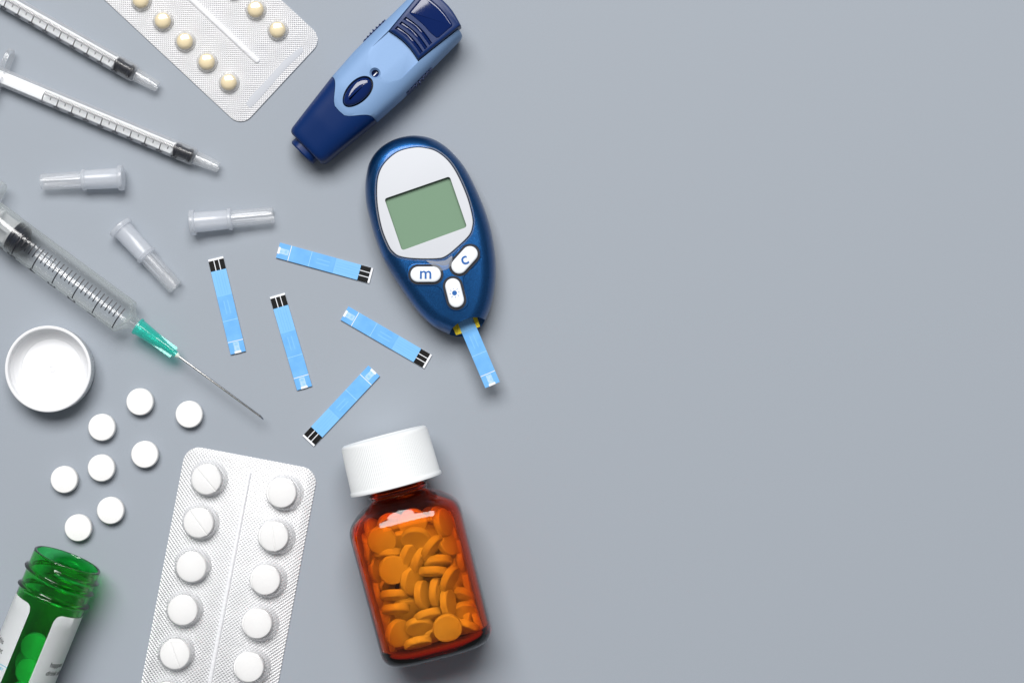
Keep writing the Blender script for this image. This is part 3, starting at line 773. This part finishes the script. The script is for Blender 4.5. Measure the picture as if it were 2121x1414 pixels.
# ------------------------------------------------------------------ brown tablet bottle
def brown_bottle():
    h = 101; K = 1-h/HC
    EX, FD = 3.4, .85      # body cross-section: rounded rectangle, depth over width
    t = thing('pill_bottle', 'brown glass bottle full of tablets, lying down with its white cap on', 'bottle', 794.5, 902, 75.4, h)
    cap = [(14, 0), (14, 30), (6.0, 31), (6.0, 60), (4.2, 72), (2.4, 78), (0, 80.5), (.2, 85), (2.6, 89.5), (7, 91.2), (97, 94.6), (98.5, 96.3), (103, 97.2), (105.5, 96.6), (106, 92), (106, 72), (100, 70), (100, 0)]
    cap = [(x*K, r*K*1.0) for x, r in cap]
    def rf(x, a, r): return .42*cos(132*a) if (9*K < x < 96*K and r > 80) else 0
    cp = []
    for (x0, r0), (x1, r1) in zip(cap, cap[1:]):
        cp.append((x0, r0))
        if abs(x0-7*K) < .01: cp += [(9.3*K, 91.3*K), (50*K, 92.9*K), (95.5*K, 94.4*K)]
    cp.append(cap[-1])
    finish('cap', lathe_x(cp, 132*6, h, rf=rf), M_capw, t, angle=60)
    # outer profile, x from neck to base
    ou = [(101.5, 58), (112, 58), (114, 59.5), (116, 62.5), (121, 62.5), (123.5, 60), (125, 59.5), (128, 62), (132, 70), (138, 82), (146, 94.5), (155, 104.5), (164, 111.6), (173, 116), (183, 118.2), (196, 118.8), (212, 118.8), (420, 118), (440, 117), (450, 113), (458, 106), (464, 94), (467, 80), (466, 60), (462, 40), (460, 0)]
    inn = [(448, 0), (450, 40), (452, 70), (450, 86), (445, 99), (437, 108), (424, 112.5), (206, 112.5), (192, 112), (181, 110), (171, 105.5), (162, 98), (154, 88.5), (147, 77), (141, 65), (135, 55), (128, 50), (101.5, 48)]
    sc = lambda p: [(x*K, r*K) for x, r in p]
    # smooth profiles
    def smooth(p, n=3):
        out = []
        for i in range(len(p)-1):
            p0 = Vector(p[max(0, i-1)]); p1 = Vector(p[i]); p2 = Vector(p[i+1]); p3 = Vector(p[min(len(p)-1, i+2)])
            for j in range(n):
                s = j/n; L = (p2-p1).length
                if L > 60 or L < 3 and j: 
                    if j == 0: out.append(tuple(p1))
                    continue
                # limit tangent length for uneven spacing
                t1 = (p2-p0)*.5; t2 = (p3-p1)*.5
                t1 = t1.normalized()*min(t1.length, L); t2 = t2.normalized()*min(t2.length, L)
                v = p1*(2*s**3-3*s*s+1)+t1*(s**3-2*s*s+s)+p2*(-2*s**3+3*s*s)+t2*(s**3-s*s); out.append((v.x, max(v.y, 0)))
        out.append(p[-1]); return out
    prof = smooth(sc(ou))+smooth(sc(inn))
    bm = lathe_x(prof, 160, h)
    def squash(v):
        t_ = max(0, min(1, (v.co.x/K-124)/42)); t_ = sm(t_); y, z_ = v.co.y, v.co.z-h; r_ = sqrt(y*y+z_*z_)
        if r_ < 1e-6: return
        f = ((abs(z_)/r_/FD)**EX+(abs(y)/r_)**EX)**(-1/EX); f = 1+(f-1)*t_
        v.co.y = y*f; v.co.z = h+z_*f
    # close the neck lip
    bmesh.ops.holes_fill(bm, edges=[]) if 0 else None
    r0 = [v for v in bm.verts if abs(v.co.x-101.5*K) < .01]
    import itertools
    oR = sorted([v for v in r0 if (v.co.y**2+(v.co.z-h)**2)**.5 > 53*K], key=lambda v: atan2(v.co.y, v.co.z-h))
    iR = sorted([v for v in r0 if (v.co.y**2+(v.co.z-h)**2)**.5 <= 53*K], key=lambda v: atan2(v.co.y, v.co.z-h))
    for i in range(len(oR)): bm.faces.new((oR[i], iR[i], iR[(i+1) % len(iR)], oR[(i+1) % len(oR)]))
    n_out = sum(160 if r_ > 1e-6 else 1 for x_, r_ in smooth(sc(ou)))
    bm.verts.index_update()
    for v in bm.verts:
        squash(v)
        if v.index >= n_out: v.co.y *= 1-.025*sm(max(0, min(1, (v.co.x/K-126)/50)))     # thicker side walls
    finish('glass_body', bm, M_amber, t, angle=60)
    return t, h, K
tb, hb, Kb = brown_bottle()
# tablets inside: (crop x, crop y, tilt, minor-axis direction x, y in the photo, extra depth, label)
BT = [(380, 235, 14, .3, 1, 0, 'face-on near the upper left shoulder'), (475, 490, 16, 1, .4, 0, 'face-on in the left middle'), (670, 225, 40, 0, 1, 0, 'oval-looking, under the bright shoulder glare'),
      (205, 190, 62, 1, -.5, 4, 'wedged at the upper left glass edge'), (230, 385, 66, 1, .1, 4, 'on edge against the left wall, upper'), (305, 525, 52, 1, -.1, 6, 'tilted by the left wall, left of the face-on one in the middle'),
      (430, 365, 74, .1, 1, 16, 'on edge between the two face-on ones at left'), (625, 380, 56, .9, .3, 12, 'dark tilted one left of centre'), (810, 305, 72, .81, .58, 2, 'on edge slanting up right in the upper centre'),
      (700, 420, 74, .85, .4, 14, 'on edge half hidden in the centre'), (910, 90, 60, .95, -.25, 6, 'slanted at the upper right under the neck'), (985, 25, 58, .5, -.8, 5, 'slanted at the right shoulder'),
      (1035, 160, 66, .95, -.3, 4, 'on edge against the right wall, highest'), (950, 262, 50, .9, -.4, 22, 'behind the big round one at right'), (1020, 360, 30, .7, .7, 2, 'big round at the upper right'),
      (860, 430, 70, .12, 1, 14, 'on edge lying level, upper of two in the centre'), (820, 512, 76, 0, 1, 4, 'on edge lying level in the dead centre'), (635, 590, 54, 1, .1, 8, 'large dark oval left of centre'),
      (730, 715, 68, 1, -.12, 8, 'on edge upright, left one of the centre pair'), (845, 690, 76, 1, 0, 4, 'on edge upright, right one of the centre pair'), (965, 580, 68, .9, .42, 3, 'leaf-shaped, right of centre'),
      (1085, 600, 50, .95, .3, 4, 'tilted at the right, below the big round one'), (950, 785, 70, 1, -.15, 8, 'on edge upright, below the leaf-shaped one'), (1130, 750, 52, -.25, 1, 5, 'brightly lit at the lower right wall'),
      (480, 720, 73, .05, 1, 6, 'on edge lying level, upper one of the left stack'), (495, 842, 73, .1, 1, 4, 'on edge lying level, lower one of the left stack'), (350, 700, 62, 1, .5, 22, 'mostly hidden behind the left stack'),
      (345, 848, 76, .1, 1, 16, 'small piece showing at the left wall beside the stack'), (775, 895, 68, .3, .95, 5, 'on edge slanting up right in the lower centre'), (700, 995, 50, .15, 1, 12, 'tilted, below the slanting lower centre one'),
      (945, 990, 12, .5, 1, 1, 'bright face-on near the base'), (512, 1052, 46, 1, .2, 2, 'bright oval at the lower left'), (385, 1010, 64, 1, .2, 10, 'on edge against the left wall, lowest'),
      (440, 965, 40, .6, 1, 24, 'behind the bright oval at the lower left'), (690, 1138, 64, .25, 1, 6, 'slanted against the base, centre'), (490, 1180, 70, .3, 1, 12, 'at the bottom left corner of the bottle'),
      (1235, 930, 64, 1, .1, 8, 'on edge in the lower right corner'), (1105, 1008, 66, -.3, 1, 14, 'half hidden right of the face-on one near the base'), (1100, 905, 30, .2, 1, 26, 'hidden under the brightly lit one'),
      (1130, 480, 60, 1, -.2, 10, 'against the right wall in the middle'), (640, 85, 22, .1, 1, 10, 'large and blurred right under the shoulder'), (440, 60, 45, .3, 1, 16, 'faint one under the upper left shoulder'),
      (540, 275, 35, .4, 1, 30, 'deep one in shade under the shoulder'), (585, 850, 40, .4, 1, 34, 'deep one right of the left stack'), (850, 1060, 55, .8, 1, 34, 'deep one left of the face-on one near the base')]
mb = Matrix.Translation(tb.location) @ Matrix.Rotation(tb.rotation_euler[2], 4, 'Z'); mbi = mb.inverted()
Rin = 106*Kb; rt, tt = 29, 18.5
def bottle_tab(lx, ly, dz, tilt, dx, dy, label, z=None):
    """lx, ly in bottle-local pixels"""
    sc_, cc = sin(radians(tilt)), cos(radians(tilt))
    # local profile radius of the cavity at lx
    prof = [(140, 55), (150, 80), (160, 94), (178, 107), (206, 111), (428, 111), (442, 103), (452, 86)]
    if z is None:
        # lower the tablet until its rim fits inside the cavity
        d = Vector((dx, -dy, 0)).normalized(); nrm_w = Vector((d.x*sc_, d.y*sc_, cc))
        rl = Matrix.Rotation(-tb.rotation_euler[2], 3, 'Z'); nrm = rl @ nrm_w
        u = nrm.orthogonal().normalized(); v = nrm.cross(u)
        z = 100.0
        for _ in range(80):
            ok = True
            for s in (-1, 1):
                for k in range(16):
                    p = Vector((lx, ly, z))+s*nrm*tt*.42+(u*cos(k*pi/8)+v*sin(k*pi/8))*rt*.97
                    if ((abs(p.y)/.97)**3.4+(abs(p.z)/.85)**3.4) > (interp([(a*Kb, b*Kb) for a, b in prof], p.x)-1)**3.4: ok = False
            if ok: break
            if z > 14: z -= 1.5
            else: ly *= .985
            if z < 10: lx += (290*Kb-lx)*.02
        z -= dz
    d = Vector((dx, -dy, 0)).normalized(); nrm_w = Vector((d.x*sc_, d.y*sc_, cc))
    q = Vector((0, 0, 1)).rotation_difference(nrm_w)
    w_ = mb @ Vector((lx*S, ly*S, 0))
    o = tablet('bottle', label, 'tablets inside the brown bottle', w_.x, w_.y, hb+z, q.to_euler())
    return o
placed = []
for cx, cy, tilt, dx, dy, dz, lb in BT:
    px, py = 700+cx/4.158, 1060+cy/4.158
    hh = hb+60
    x, y = W(px, py, hh); l = mbi @ Vector((x, y, 0))
    lx, ly = l.x/S, l.y/S
    lx = max(176*Kb, min(441*Kb, lx)); ly = max(-97, min(97, ly))
    o = bottle_tab(lx, ly, dz, tilt, dx, dy, 'brown bottle tablet, '+lb)
    placed.append((lx, ly, o.location.z/S-hb))
rnd = random.Random(3)
for sd in (-1, 1):
    for k in range(9):
        lx = (207+27*k)*Kb; z = rnd.uniform(-14, 8); a_ = rnd.uniform(-.12, .12)
        rotz = -tb.rotation_euler[2]
        v_ = Vector((0, sd, 0)); v_.rotate(tb.matrix_basis.to_3x3() if 0 else Matrix.Rotation(tb.rotation_euler[2]+a_, 3, 'Z'))
        bottle_tab(lx, sd*97*Kb, 0, rnd.uniform(78, 89), v_.x, -v_.y, 'tablet on edge low against the %s side wall inside the brown bottle' % ('left' if sd < 0 else 'right'), z=z)
        placed.append((lx, sd*94, z))
for k in range(900):
    lx = rnd.uniform(178, 428)*Kb; ly = rnd.uniform(-80, 80); z = rnd.uniform(-62, 30)
    if abs(ly) > 80 or abs(z) > 62: continue
    if all((lx-a)**2+(ly-b)**2+(z-c)**2 > 31**2 for a, b, c in placed) and not any((lx-a)**2+(ly-b)**2 < 22**2 and z > c for a, b, c in placed):
        placed.append((lx, ly, z)); an = rnd.uniform(0, 6.28)
        bottle_tab(lx, ly, 0, rnd.uniform(5, 80), cos(an), sin(an), 'tablet buried deep in the jumble inside the brown bottle', z=z)
    if len(placed) > 95: break

# ------------------------------------------------------------------ green bottle
def green_bottle():
    r = 70.4; h = 74; deg = 180-22.6-90+45.2  # placeholder, replaced below
    deg = math.degrees(atan2(.923, -.385))
    t = thing('medicine_bottle', 'open green see-through medicine bottle with white label, lying on its side', 'bottle', 140.5, 1158.5, deg, 80)
    tl = radians(1.8)
    def thread(x, a, rr):
        # ridge heights along a helix: a=0 top, +a towards local +y
        b = 0
        # ring below the thread
        b = max(b, 6.2*math.exp(-((x-76)/3.3)**2))
        for turn in range(-1, 3):
            th = a+2*pi*turn                      # unrolled angle
            if th < -.15 or th > 2*pi*1.62: continue
            fade = min(1, (th+.15)/.35, (2*pi*1.62-th)/.5)
            xc = 19+23.5*th/(2*pi)
            b = max(b, 6.6*fade*math.exp(-((x-xc)/3.1)**2))
        return b
    xs = [0, .6]+[1.6+1.5*i for i in range(60)]
    ou = [(x, r-.9 if x < .3 else (r-.2 if x < 1 else r)) for x in xs]+[(95, r), (130, r), (200, r), (300, r), (412, r), (418, r-2), (421, r-7), (421, 0)]
    inn = [(415, 0), (415, r-10), (411, r-6), (300, r-6), (200, r-6), (130, r-6), (95, r-6)]+[(90-3*i, r-5.6) for i in range(1, 30)]+[(0.4, r-5.2), (-.2, r-4.4), (-.4, r-2.6)]
    def rf(x, a, rr): return thread(x, a if a < pi else a-2*pi, rr) if rr > r-1.2 and x < 92 else 0
    bm = lathe_x(ou+inn, 120, 0)
    # join inner lip to outer lip
    n = 120
    vs = list(bm.verts); R0 = vs[:n]; R1 = vs[-n:]
    for i in range(n):
        j = (i+1) % n; bm.faces.new((R1[i], R0[i], R0[j], R1[j]))
    for v in bm.verts:
        rr = sqrt(v.co.y**2+v.co.z**2)
        if rr > r-1.2 and .3 < v.co.x < 92:
            a = atan2(v.co.y, v.co.z); d = 0
            d = thread(v.co.x, a if a >= 0 else a+2*pi, rr)
            d = max(d, thread(v.co.x, a, rr))
            v.co.y *= (rr+d)/rr; v.co.z *= (rr+d)/rr
    def place(bm, keep=None):
        for v in bm.verts:
            x, z_ = v.co.x, v.co.z; v.co.x = x*cos(tl)+z_*sin(tl)*-1*-1; v.co.z = h+6+z_*cos(tl)-x*sin(tl)
        return bm
    finish('vial_body', place(bm), M_green, t, angle=60)
    # label: wraps the body except a gap; local +y side is the left of gap? angle a measured from top to +y
    R = r+.5
    def gap_edges(): return (-24.5, 17.5)      # degrees, filled below
    g0, g1 = -16.5, 26.0
    bm = bmesh.new(); x_a, x_b, cr = 97, 408, 15
    cols = []; a = radians(g1); end = radians(g0)+2*pi; N = 120
    for i in range(N+1):
        tt_ = i/N; ang = a+(end-a)*tt_
        de = min(ang-a, end-ang)*R
        off = cr-sqrt(max(0, cr*cr-(cr-de)**2)) if de < cr else 0
        row = []
        for k in range(13):
            x = x_a+off+(x_b-off-x_a-off)*k/12
            row.append(bm.verts.new((x, R*sin(ang), R*cos(ang))))
        cols.append(row)
    # finer near both edges for the round corners
    for c0, c1 in zip(cols, cols[1:]):
        for k in range(12): bm.faces.new((c0[k], c0[k+1], c1[k+1], c1[k]))
    bmesh.ops.solidify(bm, geom=list(bm.faces), thickness=-.35)
    lab = finish('label', place(bm), M_label, t, angle=60)
    def put(nm, body, n0, s0, size, m_, align='LEFT', shear=0, bold=0):
        """text on the label; n0 = sideways photo offset (right positive), reading direction to the right, up to the mouth"""
        b_ = text_bm(body, size, .03, align=align, shear=shear, bold=bold)
        a0 = asin(max(-.999, min(.999, n0/r)))
        for _ in range(2): bmesh.ops.subdivide_edges(b_, edges=[e for e in b_.edges if e.calc_length() > 3], cuts=1)
        for v in b_.verts:
            u, w_, z_ = v.co; an = a0+u/R; rr = R+.35+z_
            v.co = (s0-w_, rr*sin(an), rr*cos(an))
        return finish(nm, place(b_), m_, lab, smooth=False)
    put('label_text', 'if this', -47, 197, 15, M_grey, 'RIGHT', bold=.12); put('label_text', 'Do not', -41.5, 214, 15, M_grey, 'RIGHT', bold=.12); put('label_text', 'medicine', -41.5, 230, 15, M_grey, 'RIGHT', bold=.12)
    put('label_text', 'happen', 54.5, 205, 15, M_grey, bold=.12); put('label_text', 'drink alcohol', 52.5, 223, 15, M_grey, shear=.25, bold=.12)
    put('label_text', 'CHK BY.', -23.5, 243, 8, M_cyan, 'RIGHT', bold=.06); put('label_text', 'BY.', -53, 243, 8, M_cyan, 'RIGHT', bold=.06)
    def rule(n0, n1, s0, s1, wd=1.1):
        b_ = bmesh.new(); k = 10; pv = None; a0, a1 = asin(n0/r), asin(n1/r)
        if abs(n0-n1) < .01:
            b_ = bmesh.new(); da = wd/R/2
            q = [(s0, a0-da), (s1, a0-da), (s1, a0+da), (s0, a0+da)]
            b_.faces.new([b_.verts.new((x, (R+.6)*sin(an), (R+.6)*cos(an))) for x, an in q])
        else:
            for i in range(k+1):
                an = a0+(a1-a0)*i/k; s = s0+(s1-s0)*i/k
                v = [b_.verts.new((s+e, (R+.6)*sin(an), (R+.6)*cos(an))) for e in (-wd/2, wd/2)]
                if pv: b_.faces.new((pv[0], pv[1], v[1], v[0]))
                pv = v
        finish('ruled_line', place(b_), M_cyan, lab, smooth=False)
    rule(-68, -19, 233, 233); rule(-50, -50, 233, 267); rule(-68, -17, 267, 267); rule(33, 69, 266, 266)
    return t, h
tg, hg = green_bottle()
for px, py, lb, z in ((70, 1339, 'green-looking tablet inside the green bottle, the one nearer its mouth', 62), (59, 1391, 'green-looking tablet inside the green bottle, second from its mouth', 66), (42, 1440, 'green-looking tablet deepest in the green bottle, at the bottom edge of the photo', 60), (58, 1372, 'tablet lying underneath the two green-looking ones in the green bottle', 32)):
    x, y = W(px, py, z+10)
    tablet('loose', lb, 'tablets inside the green bottle', x, y, z, (radians(random.uniform(-14, 14)), radians(random.uniform(-12, 12)), 0))
